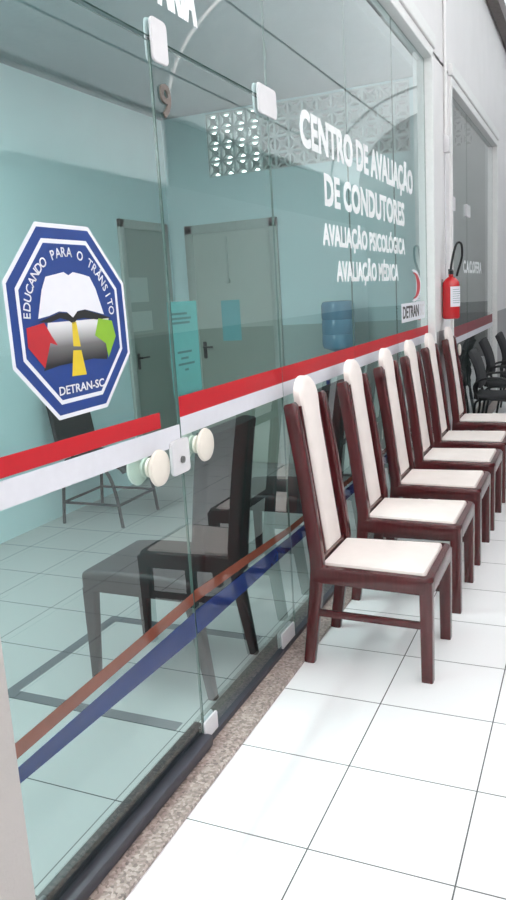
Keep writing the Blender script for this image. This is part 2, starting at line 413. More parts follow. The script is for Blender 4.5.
# end wall with an opening for the vent blocks
CX0, CX1, CZ0, CZ1 = -2.50, -0.68, 2.62, 3.155
bm = BM()
box(bm, -3.05, -0.50, 4.70, 4.80, -0.1, CZ0); box(bm, -3.05, CX0, 4.70, 4.80, CZ0, 3.17)
box(bm, CX1, -0.50, 4.70, 4.80, CZ0, 3.17); box(bm, CX0, CX1, 4.70, 4.80, CZ1, 3.17)
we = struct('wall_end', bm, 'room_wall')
def vent_grid(x0, x1, z0, z1, nx, nz, y0, y1):
    bm = BM(); dx = (x1 - x0) / nx; dz = (z1 - z0) / nz; f = 0.020; t = 0.008
    for i in range(nx + 1): box(bm, x0 + i * dx - f / 2, x0 + i * dx + f / 2, y0, y1, z0, z1)
    for j in range(nz + 1): box(bm, x0, x1, y0, y1, z0 + j * dz - f / 2, z0 + j * dz + f / 2)
    for i in range(nx):
        for j in range(nz):
            cx, cz = x0 + (i + .5) * dx, z0 + (j + .5) * dz
            for sx, sz in ((1, 1), (1, -1)):
                a = Vector((cx - sx * dx / 2, (y0 + y1) / 2, cz - sz * dz / 2)); b = Vector((cx + sx * dx / 2, (y0 + y1) / 2, cz + sz * dz / 2))
                sweep(bm, [a, b], [(-0.03, -t), (0.03, -t), (0.03, t), (-0.03, t)])
            n = 8; r = min(dx, dz) * 0.2
            ring = [Vector((cx + r * math.cos(2 * PI * k / n), (y0 + y1) / 2, cz + r * math.sin(2 * PI * k / n))) for k in range(n + 1)]
            for k in range(n): sweep(bm, ring[k:k + 2], [(-0.03, -.006), (0.03, -.006), (0.03, .006), (-0.03, .006)])
    return bm
struct('vent_blocks', vent_grid(CX0, CX1, CZ0, CZ1, 14, 4, 4.71, 4.79), 'block', we)
# neighbouring room behind the second glass front
bm = BM(); box(bm, -1.98, -1.88, 4.80, 9.0, -0.1, 4.2); struct('wall_back', bm, 'grey_room').name = 'wall_inner'
bm = BM()
box(bm, -1.98, -0.50, 8.9, 9.0, -0.1, 3.3); box(bm, -1.98, -1.52, 8.9, 9.0, 3.3, 3.95); box(bm, -0.78, -0.5, 8.9, 9.0, 3.3, 3.95); box(bm, -1.98, -0.5, 8.9, 9.0, 3.95, 4.2)
w2 = struct('wall_end', bm, 'grey_room'); w2.name = 'wall_far_end'
struct('vent_blocks', vent_grid(-1.52, -0.78, 3.3, 3.95, 6, 4, 8.91, 8.99), 'block2', w2)
bm = BM(); box(bm, -1.98, -0.60, 4.80, 9.0, 4.2, 4.3); struct('ceiling', bm, 'vent_shade').name = 'ceiling_inner'  # coloured dark so the vent holes look shaded
bm = BM(); box(bm, -1.98, -0.6, 9.0, 11.0, -0.1, 4.3); struct('shade_block', bm, 'vent_shade').name = 'vent_shade_block'  # dark solid added so the far vent holes show dark
# corridor front wall: pier, pillars, wall above the glass, wall beyond
bm = BM(); box(bm, -0.66, -0.455, -3.3, -0.585, 0, 3.17); struct('wall_pier', bm, 'pier')
bm = BM(); box(bm, -0.60, -0.455, -9, -3.3, 0, 4.78); struct('wall_near', bm, 'wall')
bm = BM(); box(bm, -0.60, -0.47, 4.46, 5.26, 0, 3.30); struct('wall_pillar', bm, 'wall')
bm = BM(); box(bm, -0.60, -0.47, 8.72, 16, 0, 4.78); struct('wall_right', bm, 'wall')
bm = BM(); box(bm, -0.60, -0.47, -3.3, 8.72, 3.28, 4.78); struct('wall_front', bm, 'wall')
# white frames round the two glass fronts
def moulding(y0, y1, ztop, name, wv=0.10, right_only=False):
    bm = BM()
    box(bm, -0.53, -0.445, y0, y1, ztop, ztop + 0.07, 0.006)
    box(bm, -0.50, -0.43, y0 - (0 if right_only else wv), y1 + wv, ztop + 0.07, ztop + 0.17, 0.012)
    box(bm, -0.53, -0.445, y1, y1 + 0.05, 0.012, ztop + 0.07, 0.006)
    if not right_only: box(bm, -0.53, -0.445, y0 - 0.05, y0, 0.012, ztop + 0.07, 0.006)
    struct(name, bm, 'trim')
moulding(-0.53, 4.42, 3.21, 'trim_2', 0.08, True)
moulding(5.31, 8.66, 3.20, 'trim_3', 0.05)
# opposite side of the corridor
bm = BM(); box(bm, 3.0, 3.15, -9, 16, 0, 2.92); struct('wall_opposite', bm, 'wall')
bm = BM(); box(bm, 3.04, 3.06, -9, 6.7, 2.92, 3.70); struct('reflected_band_sheet', bm, 'reflect_sheet')  # unseen sheet added for the bright band reflected in the glass
bm = BM(); box(bm, 3.02, 3.12, 6.7, 15.4, 2.92, 3.70); struct('reflection_dark_wall', bm, 'added_wall')  # unseen stretch closed off to darken the reflection
bm = BM(); box(bm, -0.6, 3.15, 15.4, 15.5, 0, 5.4); struct('wall_sky_block', bm, 'added_wall')  # unseen wall added to keep the far sky out of reflections
bm = BM(); box(bm, -0.6, 3.15, -9.15, -9, 0, 5.4); struct('wall_corridor_start', bm, 'wall')
# arched roof over the corridor
def arch(y, x0=3.12, k=18):
    pts = []
    a0, a1 = 0.0, math.acos((-0.52 - 1.0) / 2.12)
    for i in range(k + 1):
        a = a0 + (a1 - a0) * i / k
        pts.append(Vector((1.0 + 2.12 * math.cos(a), y, 3.75 + 1.46 * math.sin(a))))
    return pts
dy = 1.15
ys = [-8.6 + dy * i for i in range(22)]
ys = sorted(ys + [6.94, 7.02])     # narrow clear seam, added to draw a bright arc in the glass reflection
for i in range(len(ys) - 1):
    b = BM(); A = arch(ys[i], k=24); B_ = arch(ys[i + 1], k=24)
    va = [b.verts.new(p + Vector((0, 0, 0.05))) for p in A]; vb = [b.verts.new(p + Vector((0, 0, 0.05))) for p in B_]
    for k in range(len(A) - 1): b.faces.new((va[k], va[k + 1], vb[k + 1], vb[k]))
    r = bmesh.ops.extrude_face_region(b, geom=b.faces[:])
    bmesh.ops.translate(b, verts=[e for e in r['geom'] if isinstance(e, bmesh.types.BMVert)], vec=(0, 0, 0.006))
    bmesh.ops.recalc_face_normals(b, faces=b.faces)
    o = struct('roof_sheet', b, 'roof_clear' if ys[i + 1] < 3.3 or abs(ys[i] - 6.94) < .01 else 'roof', smooth=True)  # near sheets made clearer to brighten the floor below
for k, y in enumerate((-6.0, -2.6, 0.6, 13.4)):
    b = BM(); tube(b, arch(y, k=30), 0.025, 8); struct('roof_rib', b, 'rib', smooth=True)
for k, (a) in enumerate((0.35, 0.95, 1.57, 2.1)):
    x = 1.0 + 2.06 * math.cos(a); z = 3.72 + 1.42 * math.sin(a)
    b = BM(); box(b, x - 0.012, x + 0.012, -8.6, 15.4, z - 0.02, z, 0.004); struct('roof_purlin', b, 'truss')
b = BM(); box(b, 3.0, 3.16, -8.6, 15.4, 3.70, 3.75); struct('roof_beam', b, 'rib')
b = BM(); box(b, -0.46, -0.34, 6.0, 15.3, 4.56, 4.74, 0.004); struct('roof_beam', b, 'truss_dark')

# ================================================================== GLASS FRONT
def pane_bm(x0, x1, y0, y1, z0, z1):
    """thin glass slab: faces are glass (slot 0), the narrow edges polished (slot 1)"""
    b = BM(); box(b, x0, x1, y0, y1, z0, z1)
    for f in b.faces: f.material_index = 0 if f.normal.x > 0.5 else (2 if f.normal.x < -0.5 else 1)
    return b
def pane(name, y0, y1, z0, z1, g='glass', parent=None):
    return obj(name, pane_bm(GX - 0.008, GX, y0, y1, z0, z1), [g, 'edge', 'glass_inner'], parent, smooth=False, kind='structure')
J = [-0.525, 0.3485, 1.25, 2.345, 3.38, 4.415]
w1 = pane('window_1', J[1] + .003, J[2] - .0007, 0.03, 2.295)
w2_ = pane('window_2', J[2] + .0007, J[3] - .0007, 0.03, 3.205)
w3 = pane('window_3', J[3] + .0007, J[4] - .0007, 0.03, 3.205)
w4 = pane('window_4', J[4] + .0007, J[5], 0.03, 3.205)
w5 = pane('window_5', -0.582, J[2] - .0007, 2.306, 3.205)
# corner brackets
def bracket(y0, y1, z0, z1, parent, th=0.012, back=True, r=0.018):
    bm = BM(); prism(bm, [(y0 + (y1 - y0) * 0.5 + a, (z0 + z1) / 2 + c) for a, c in rrect(y1 - y0, z1 - z0, r)], GX + 0.0003, GX + th, 'x', 0.002)
    if back: prism(bm, [(y0 + (y1 - y0) * 0.5 + a, (z0 + z1) / 2 + c) for a, c in rrect(y1 - y0, z1 - z0, r)], GX - 0.01 - th, GX - 0.0103, 'x', 0.002)
    # slit where the two panes meet inside the bracket
    return obj('corner_bracket', bm, 'white_metal', parent, label='white enamel bracket')
bracket(0.350, 0.445, 2.238, 2.362, w5, 0.008)
bracket(1.135, 1.325, 2.238, 2.350, w5, 0.008)
bracket(0.343, 0.440, 0.026, 0.10, w1, 0.008, r=0.01)
bracket(1.075, 1.225, 0.026, 0.10, w1, 0.008, r=0.01)
# granite-side bottom channel of the fixed panes
bm = BM(); box(bm, -0.545, -0.49, J[1] + .01, J[5], 0.012, 0.032, 0.002); struct('trim_4', bm, 'rubber2')
# door knob: a mushroom disc on a stem on both faces
def knob(parent, y, z, xo, xi):
    bm = BM()
    for s, x in ((1, xo), (-1, xi)):
        M = Matrix.Translation((x, y, z)) @ Matrix.Rotation(s * PI / 2, 4, 'Y')
        lathe(bm, [(0.030, 0.0005), (0.030, 0.008), (0.020, 0.012), (0.018, 0.018), (0.030, 0.023), (0.051, 0.027), (0.056, 0.032), (0.053, 0.040), (0.038, 0.046), (0.016, 0.0485), (0.0, 0.049)], M, 32)
    return obj('knob', bm, 'ivory', parent, label='ivory mushroom knob')
knob(w1, 0.448, 1.068, GX, GX - 0.01)

# the door leaf, built in its own frame: origin on the hinge, local y along the leaf, local x outward
HX, HY, TH = GX, -0.52, math.radians(0.0)
door = bpy.data.objects.new('door_1', None); C.objects.link(door); door.location = (HX, HY, 0); door.rotation_euler = (0, 0, -TH); door['kind'] = 'structure'
obj('pane', pane_bm(-0.008, 0, -0.062, 0.8665, 0.045, 2.292), ['glass', 'edge', 'glass_inner'], door, smooth=False)
bm = BM(); box(bm, -0.022, 0.032, -0.06, 0.872, 0.016, 0.058, 0.006); obj('bottom_sweep', bm, 'rubber2', door)
bm = BM(); box(bm, -0.034, -0.008, -0.06, 0.866, 0.02, 0.10, 0.004); obj('bottom_seal', bm, 'rubber', door)
bm = BM(); prism(bm, [(0.02 + a, 0.062 + c) for a, c in rrect(0.07, 0.035, 0.010)], 0.0325, 0.040, 'x'); obj('pivot_plate', bm, 'white_metal', door, label='white pivot plate')
knob(door, 0.668, 1.057, 0.0, -0.008)
bm = BM(); prism(bm, [(0.843 + a, 1.054 + c) for a, c in rrect(0.112, 0.112, 0.014)], 0.0003, 0.012, 'x', 0.002)
lk = obj('lock_plate', bm, 'white_metal', door, label='white lock plate')
bm = BM(); lathe(bm, [(0.011, 0), (0.011, 0.007), (0.006, 0.009), (0, 0.009)], Matrix.Translation((0.012, 0.845, 1.044)) @ Matrix.Rotation(PI / 2, 4, 'Y'), 16)
obj('lock_cylinder', bm, 'steel', lk, label='grey metal lock cylinder')
def band_bm(x0, x1, y0, y1, a0, a1, b0, b1):
    b = BM(); prism(b, [(y0, a0), (y1, b0), (y1, b1), (y0, a1)], x0, x1, 'x'); return b
def strip_bm(x0, x1, y0, y1, z0, z1):
    b = BM(); box(b, x0, x1, y0, y1, z0, z1); return b
obj('red_stripe', band_bm(0.0003, 0.001, -0.061, 0.749, 1.176, 1.223, 1.163, 1.2115), 'red_vinyl', door, smooth=False, label='red vinyl stripe')
obj('white_stripe', band_bm(0.0003, 0.001, -0.061, 0.864, 1.105, 1.170, 1.088, 1.155), 'white_vinyl', door, smooth=False, label='white vinyl stripe')
obj('blue_stripe', band_bm(0.0003, 0.001, -0.061, 0.864, 0.452, 0.491, 0.422, 0.510), 'blue_vinyl', door, smooth=False, label='blue vinyl stripe')
obj('brown_stripe', band_bm(0.0003, 0.001, -0.061, 0.864, 0.513, 0.553, 0.539, 0.580), 'brown_vinyl', door, smooth=False, label='brown vinyl stripe')
for wn, a, b_ in ((w1, J[1] + .004, J[2] - .003), (w2_, J[2] + .003, J[3] - .003), (w3, J[3] + .003, J[4] - .003), (w4, J[4] + .003, J[5])):
    obj('red_stripe', strip_bm(GX + 0.0003, GX + 0.001, a, b_, 1.176, 1.242), 'red_vinyl', wn, smooth=False, label='red vinyl stripe')
    obj('white_stripe', strip_bm(GX + 0.0003, GX + 0.001, a, b_, 1.115, 1.1755), 'white_vinyl', wn, smooth=False, label='white vinyl stripe')
    obj('blue_stripe', band_bm(GX + 0.0003, GX + 0.001, a, b_, *((0.427, 0.513, 0.432, 0.492) if wn is w1 else (0.432, 0.492, 0.432, 0.492))), 'blue_vinyl', wn, smooth=False, label='blue vinyl stripe')
    obj('brown_stripe', band_bm(GX + 0.0003, GX + 0.001, a, b_, *((0.542, 0.584, 0.508, 0.538) if wn is w1 else (0.508, 0.538, 0.508, 0.538))), 'brown_vinyl', wn, smooth=False, label='brown vinyl stripe')
# second glass front
K = [5.31, 5.62, 6.52, 8.66]
p1 = pane('window_6', K[0], K[1] - .003, 0.03, 3.195, 'glass2')
p2 = pane('window_7', K[1] + .003, K[2] - .003, 0.03, 3.195, 'glass2')
p3 = pane('window_8', K[2] + .003, K[3], 0.03, 3.195, 'glass2')
for wn, a, b_ in ((p1, K[0], K[1] - .004), (p2, K[1] + .004, K[2] - .004), (p3, K[2] + .004, K[3])):
    obj('red_stripe', strip_bm(GX + 0.0003, GX + 0.001, a, b_, 1.045, 1.15), 'muted_red', wn, smooth=False, label='red vinyl stripe')
    obj('white_stripe', strip_bm(GX + 0.0003, GX + 0.001, a, b_, 0.985, 1.0445), 'white_vinyl', wn, smooth=False, label='white vinyl stripe')
bracket(5.53, 5.72, 2.21, 2.33, p1, 0.014); bracket(6.40, 6.66, 2.21, 2.33, p2, 0.014)
knob(p1, 5.50, 0.93, GX, GX - 0.01); knob(p2, 5.76, 0.93, GX, GX - 0.01)
bm = BM(); box(bm, -0.545, -0.49, K[0], K[3], 0.012, 0.032, 0.002); struct('trim_5', bm, 'rubber2')

# ================================================================== LETTERING AND STICKERS ON THE GLASS
D = GX + 0.0003
def line(name, body, y0, y1, z0, cap, label, mat='letter_vinyl', bold=0.03, spacing=1.0, cat='lettering'):
    bm = BM(); lettering(bm, body, y0 , y1, z0 , cap, D, 0.001, bold + 0.035, spacing)
    return tag(obj(name, bm, mat, smooth=False), label, cat)
line('vinyl_lettering', 'ARIA', 0.415, 0.668, 2.410, 0.155, 'white capital letters cut off at the top edge above the small bracket')
line('vinyl_lettering', 'CENTRO DE AVALIAÇÃO', 1.61, 3.93, 2.187, 0.16, 'largest white line CENTRO DE AVALIAÇÃO on the glass')
line('vinyl_lettering', 'DE CONDUTORES', 1.92, 3.645, 1.955, 0.152, 'white line DE CONDUTORES, second from the top')
line('vinyl_lettering', 'AVALIAÇÃO PSICOLÓGICA', 1.87, 3.645, 1.767, 0.105, 'small white line AVALIAÇÃO PSICOLÓGICA on the glass')
line('vinyl_lettering', 'AVALIAÇÃO MÉDICA', 2.07, 3.43, 1.592, 0.105, 'lowest white line AVALIAÇÃO MÉDICA on the glass')
line('vinyl_lettering', 'ES', 5.33, 5.50, 1.635, 0.10, 'two white letters ES behind the extinguisher hose', spacing=1.1)
line('vinyl_lettering', 'C.A.C.OFERA', 6.25, 7.60, 1.655, 0.125, 'short white line on the far glass right of the red extinguisher')
bm = BM(); lettering(bm, '9', 0.383, 0.445, 2.09, 0.095, D, 0.006, 0.025)
tag(obj('door_numeral', bm, 'nine'), 'small brown-grey numeral 9 on the glass below the bracket', 'number')
# agency mark at the far edge of the glass
t = thing('logo_sticker', 'white sticker with black capitals under a red curved mark beside the pillar', 'sticker', (D, 3.9, 1.30))
bm = BM(); box(bm, 0, 0.0005, -0.40, 0.40, 0.005, 0.135); obj('backing', bm, 'sk_white', t, smooth=False)
bm = BM(); lettering(bm, 'DETRAN', -0.36, 0.17, 0.03, 0.085, 0.0006, 0.0006, 0.05); obj('lettering', bm, 'sk_black', t, smooth=False)
bm = BM(); lettering(bm, 'SC', 0.21, 0.36, 0.03, 0.085, 0.0006, 0.0006, 0.03); obj('lettering', bm, 'white_metal', t, smooth=False)
def crescent(y, z, r1, h, off, wmax, n=14):
    o = [(y + r1 * math.cos(a), z + h * math.sin(a)) for a in [-PI / 2 + PI * i / n for i in range(n + 1)]]
    i_ = [(y + off + (r1 - wmax) * math.cos(a), z + (h * 0.93) * math.sin(a)) for a in [PI / 2 - PI * i / n for i in range(n + 1)]]
    return o + i_
bm = BM(); prism(bm, crescent(0.0, 0.255, 0.26, 0.115, -0.06, 0.10), 0, 0.0005, 'x'); obj('mark_border', bm, 'sk_white', t, smooth=False)
bm = BM(); prism(bm, crescent(0.01, 0.255, 0.22, 0.095, -0.03, 0.08), 0.0006, 0.001, 'x'); obj('mark', bm, 'sk_red', t, smooth=False)

# octagonal sticker on the ajar leaf (coordinates along the leaf, height)
st = thing('octagonal_sticker', 'large blue octagonal sticker with open book and road on the glass door', 'sticker', (HX, HY, 0), -TH)
cy, cz = 0.3395, 1.507
def on_leaf(a, c): return 0.0016 + 1.0897 * a, 1.0202 * c - 0.0305
def octo(s):
    base = [(0.238, 1.739), (0.432, 1.739), (0.562, 1.598), (0.564, 1.406), (0.441, 1.275), (0.250, 1.273), (0.118, 1.412), (0.117, 1.605)]
    return [(cy + (a - cy) * s, cz + (b - cz) * s) for a, b in base]
def layer(name, poly, k, mat, parent=st, th=0.0004, label=None):
    bm = BM(); b = bmesh.new()
    vs = [b.verts.new((0.0004 + k * 0.0004, *on_leaf(a, c))) for a, c in poly]
    f = b.faces.new(vs)
    if f.normal.x < 0: f.normal_flip()
    bmesh.ops.triangulate(b, faces=b.faces[:])
    thicken(b, th * 0.9); merge(bm, b)
    return obj(name, bm, mat, parent, smooth=False, label=label)
layer('border', octo(1.0), 0, 'sk_white', label='white outer border')
layer('blue_field', octo(0.955), 1, 'sk_blue', label='blue band')
layer('inner_border', octo(0.845), 2, 'sk_white', label='white inner border')
layer('blue_field', octo(0.800), 3, 'sk_blue', label='blue centre')
layer('road', [(0.245, 1.508), (0.480, 1.508), (0.462, 1.430), (0.457, 1.401), (0.400, 1.408), (0.330, 1.408), (0.270, 1.404), (0.215, 1.397), (0.232, 1.450)], 4, 'road', label='road fading to black')
layer('lane_marking', [(0.331, 1.505), (0.347, 1.505), (0.3545, 1.443), (0.327, 1.446)], 5, 'sk_yellow', label='yellow lane marking')
layer('lane_marking', [(0.325, 1.436), (0.3555, 1.434), (0.367, 1.371), (0.311, 1.373)], 5, 'sk_yellow', label='yellow lane marking')
layer('arrow', [(0.172, 1.500), (0.231, 1.509), (0.252, 1.477), (0.270, 1.453), (0.245, 1.461), (0.218, 1.403), (0.170, 1.456)], 6, 'sk_red', label='red shape')
layer('arrow', [(0.436, 1.509), (0.492, 1.500), (0.503, 1.458), (0.463, 1.404), (0.458, 1.442), (0.416, 1.466)], 6, 'sk_green', label='green shape')
layer('book_shadow', [(0.213, 1.511), (0.250, 1.520), (0.290, 1.530), (0.318, 1.527), (0.335, 1.512), (0.352, 1.529), (0.385, 1.533), (0.430, 1.522), (0.492, 1.508), (0.430, 1.506), (0.379, 1.513), (0.352, 1.511), (0.336, 1.500), (0.318, 1.510), (0.290, 1.517), (0.250, 1.508)], 5, 'sk_black', label='black page edge')
layer('book', [(0.213, 1.519), (0.235, 1.585), (0.253, 1.615), (0.290, 1.621), (0.318, 1.626), (0.335, 1.618), (0.352, 1.626), (0.385, 1.621), (0.415, 1.615), (0.435, 1.585), (0.460, 1.518), (0.425, 1.526), (0.385, 1.534), (0.355, 1.531), (0.336, 1.516), (0.316, 1.530), (0.287, 1.533), (0.250, 1.524)], 7, 'sk_white', label='white open book')
bm = BM(); lettering(bm, 'DETRAN-SC', 0.2817, 0.4724, 1.3284, 0.0214, 0.0040, 0.0004, 0.03); obj('lettering', bm, 'sk_white', st, smooth=False, label='white lettering')
bm = BM(); TXT = 'EDUCANDO PARA O TRÂNSITO'
for i, ch in enumerate(TXT):
    if ch == ' ': continue
    b = text_bm(ch, 0.012)
    xs = [v.co.x for v in b.verts]; mid = (min(xs) + max(xs)) / 2
    a = math.radians(176 - 172 * (i + 0.2) / (len(TXT) - 0.6)); r = 0.148
    sc = 0.022 / CAP
    for v in b.verts:
        tx, ty = (v.co.x - mid) * sc * 0.92, v.co.y * sc
        ph = a - PI / 2
        v.co = Vector((0.0024, *on_leaf(0.337 + r * math.cos(a) + tx * math.cos(ph) - ty * math.sin(ph), 1.512 + r * math.sin(a) * 1.02 + tx * math.sin(ph) + ty * math.cos(ph))))
    thicken(b, 0.0004); merge(bm, b)
obj('lettering', bm, 'sk_white', st, smooth=False, label='white curved lettering')

# aqua notice taped inside the glass beside the door edge
xi = GX - 0.0106
t = thing('paper_notice', 'aqua paper notice taped inside the glass right of the door edge', 'notice', (xi, 0.44, 1.24))
bm = BM(); box(bm, -0.0008, 0, -0.095, 0.10, 0.0, 0.30); obj('sheet', bm, 'paper_aqua', t, smooth=False)
bm = BM()
for k, (a, b_, z) in enumerate(((-0.07, 0.03, 0.258), (-0.07, 0.055, 0.243), (-0.07, 0.045, 0.229), (-0.05, 0.045, 0.135), (-0.03, 0.02, 0.115), (-0.05, 0.06, 0.096), (-0.01, 0.015, 0.077))):
    box(bm, 0.0, 0.0003, a, b_, z, z + 0.007)
obj('print', bm, 'ink', t, smooth=False, label='rows of grey print')

# ================================================================== INSIDE THE ROOM
# doors of the room
def room_door_end(x0, x1, y, ztop):
    d = bpy.data.objects.new('door_3', None); C.objects.link(d); d.location = ((x0 + x1) / 2, y, 0); d['kind'] = 'structure'; h = (x1 - x0) / 2
    bm = BM(); f = 0.08
    box(bm, -h, -h + f, -0.03, -0.001, 0, ztop, 0.004); box(bm, h - f, h, -0.03, -0.001, 0, ztop, 0.004); box(bm, -h, h, -0.03, -0.001, ztop - f, ztop, 0.004)
    obj('door_frame', bm, 'door_frame', d)
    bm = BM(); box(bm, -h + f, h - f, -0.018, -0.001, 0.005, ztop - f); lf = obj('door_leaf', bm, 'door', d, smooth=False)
    bm = BM(); prism(bm, [(-h + f + .05 + a, 1.08 + c) for a, c in rrect(0.035, 0.16, 0.01)], -0.024, -0.018, 'y')
    tube(bm, [(-h + f + .05, -0.02, 1.11), (-h + f + .05, -0.06, 1.11), (-h + f + .15, -0.065, 1.11)], 0.008, 8)
    obj('handle', bm, 'black_metal', lf, label='dark lever handle')
    bm = BM(); box(bm, -0.05, -0.035, -0.03, -0.018, 1.72, 2.10); lathe(bm, [(0.0, 0), (0.02, 0.005), (0.02, 0.04), (0, 0.045)], Matrix.Translation((-0.042, -0.03, 1.68)), 10)
    obj('hanging_cord', bm, 'door_frame', lf)
    return d
room_door_end(-2.78, -1.86, 4.70, 2.22)
def room_door_side(y0, y1, x, ztop):
    d = bpy.data.objects.new('door_2', None); C.objects.link(d); d.location = (x, (y0 + y1) / 2, 0); d['kind'] = 'structure'; h = (y1 - y0) / 2
    bm = BM(); f = 0.07
    box(bm, 0.001, 0.03, -h, -h + f, 0, ztop, 0.004); box(bm, 0.001, 0.03, h - f, h, 0, ztop, 0.004); box(bm, 0.001, 0.03, -h, h, ztop - f, ztop, 0.004)
    obj('door_frame', bm, 'door_frame', d)
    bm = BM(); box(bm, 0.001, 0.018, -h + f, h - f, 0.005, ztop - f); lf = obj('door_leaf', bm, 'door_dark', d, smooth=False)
    bm = BM(); prism(bm, [(-h + f + .06 + a, 1.05 + c) for a, c in rrect(0.035, 0.14, 0.01)], 0.018, 0.023, 'x')
    tube(bm, [(0.02, -h + f + .06, 1.08), (0.06, -h + f + .06, 1.08), (0.065, -h + f + .16, 1.08)], 0.008, 8)
    obj('handle', bm, 'black_metal', lf, label='dark lever handle')
    return d
room_door_side(3.82, 4.62, -2.95, 2.25)
bm = BM(); box(bm, 0.0185, 0.0192, -0.16, 0.14, 0, 0.21); tag(obj('paper_sheet', bm, 'paper_grey', loc=(-2.95, 4.06, 1.56), smooth=False), 'upper pale paper sheet on the corner door', 'paper')
bm = BM(); box(bm, 0.0185, 0.0192, -0.17, 0.17, 0, 0.17); tag(obj('paper_sheet', bm, 'paper_grey', loc=(-2.95, 4.06, 1.31), smooth=False), 'lower pale paper sheet on the corner door', 'paper')
bm = BM(); box(bm, -0.095, 0.095, -0.0192, -0.0185, 0, 0.37); tag(obj('paper_sheet', bm, 'paper_blue', loc=(-2.36, 4.70, 1.16), smooth=False), 'blue-green paper on the lighter end door', 'paper')
# floor tape rectangle
t = thing('floor_tape', 'dark slate rectangle of tape on the room floor below the dark seat', 'floor tape', (-1.06, 0.82, 0))
x0, x1, y0, y1, wd = -0.43, 0.40, -0.41, 0.41, 0.055
def tp(a, b, c, d): bm = BM(); box(bm, a, b, c, d, 0.0, 0.001); obj('tape_strip', bm, 'dark_tape', t, smooth=False)
tp(x0, x0 + wd, y0, y1); tp(x0 + wd, x1, y0, y0 + wd); tp(x0 + wd, x1, y1 - wd, y1)

# black upholstered chairs inside, their backs to the glass (built facing -x)
def make_parsons(label):
    r = thing('parsons_chair', label, 'chair', (-0.9, 0.86, 0), 0, 'upholstered chairs inside the glass')
    b = BM()
    n = 14; W = 0.222
    # seat block with a shallow arch along the bottom of the side aprons
    prof_t = 0.482
    bb = bmesh.new(); box(bb, -0.30, 0.235, -W, W, 0.385, prof_t, 0.025, 4)
    bmesh.ops.subdivide_edges(bb, edges=[e for e in bb.edges if abs(e.verts[0].co.x - e.verts[1].co.x) > 0.3], cuts=12)
    for v in bb.verts:
        u = (v.co.x + 0.0325) / 0.25
        if v.co.z < 0.40 and abs(u) < 1: v.co.z += 0.03 * (1 - u * u)
        if v.co.z > 0.46: v.co.z += 0.012 * max(0, 1 - u * u)
    merge(b, bb); obj('seat', b, 'black_leather', r)
    b = BM()
    pts = [(0.235, 0, 0.40), (0.245, 0, 0.5), (0.262, 0, 0.65), (0.285, 0, 0.85), (0.315, 0, 1.06)]
    sweep(b, smooth_path(pts, 4), rrect(2 * W, 0.06, 0.02, 3)); obj('backrest', b, 'black_leather', r)
    for sx, sy in ((-1, -1), (-1, 1), (1, -1), (1, 1)):
        b = BM()
        top = Vector((-0.268 if sx < 0 else 0.205, sy * 0.195, 0.41)); bot = Vector((-0.278 if sx < 0 else 0.272, sy * 0.202, 0.0))
        sweep(b, [bot, top], rrect(0.05, 0.055, 0.006, 2), scales=[0.62, 1.0]); obj('leg', b, 'black_leather', r)
    return r
pc = make_parsons('dark upholstered chair inside the glass, nearest the glass door')
copy_tree(pc, (-0.86, 2.10, 0), 0, 'dark upholstered chair inside, behind the nearest upholstered one')

# visitor chair in the corner of the room
v = thing('visitor_chair', 'black visitor chair with bent steel legs against the inner left wall', 'chair', (-2.56, 2.80, 0), math.radians(0))
b = BM(); sweep(b, smooth_path([(-0.20, 0, 0.455), (-0.05, 0, 0.445), (0.15, 0, 0.455), (0.26, 0, 0.44), (0.30, 0, 0.40)], 4), rrect(0.46, 0.05, 0.02, 3)); obj('seat', b, 'black_plastic', v)
b = BM(); sweep(b, smooth_path([(-0.245, 0, 0.54), (-0.27, 0, 0.70), (-0.31, 0, 0.94)], 4), rrect(0.46, 0.04, 0.018, 3)); obj('backrest', b, 'black_plastic', v)
for s in (-1, 1):
    b = BM(); tube(b, smooth_path([(-0.25, s * .24, 0.0), (-0.22, s * .235, 0.30), (-0.17, s * .225, 0.425), (0.02, s * .22, 0.43), (0.15, s * .225, 0.40), (0.22, s * .235, 0.25), (0.26, s * .24, 0.0)], 5), 0.0125, 10); obj('leg', b, 'black_metal', v)
    b = BM(); tube(b, [(-0.236, s * .237, 0.16), (0.243, s * .237, 0.16)], 0.010, 8); obj('stretcher', b, 'black_metal', v)
for x in (0.243, -0.236):
    b = BM(); tube(b, [(x, -.237, 0.16), (x, .237, 0.16)], 0.010, 8); obj('stretcher', b, 'black_metal', v)
for s in (-1, 1):
    b = BM(); tube(b, [(-0.20, s * .1, 0.43), (-0.235, s * .1, 0.50), (-0.262, s * .1, 0.62)], 0.011, 8); obj('back_support', b, 'black_metal', v)

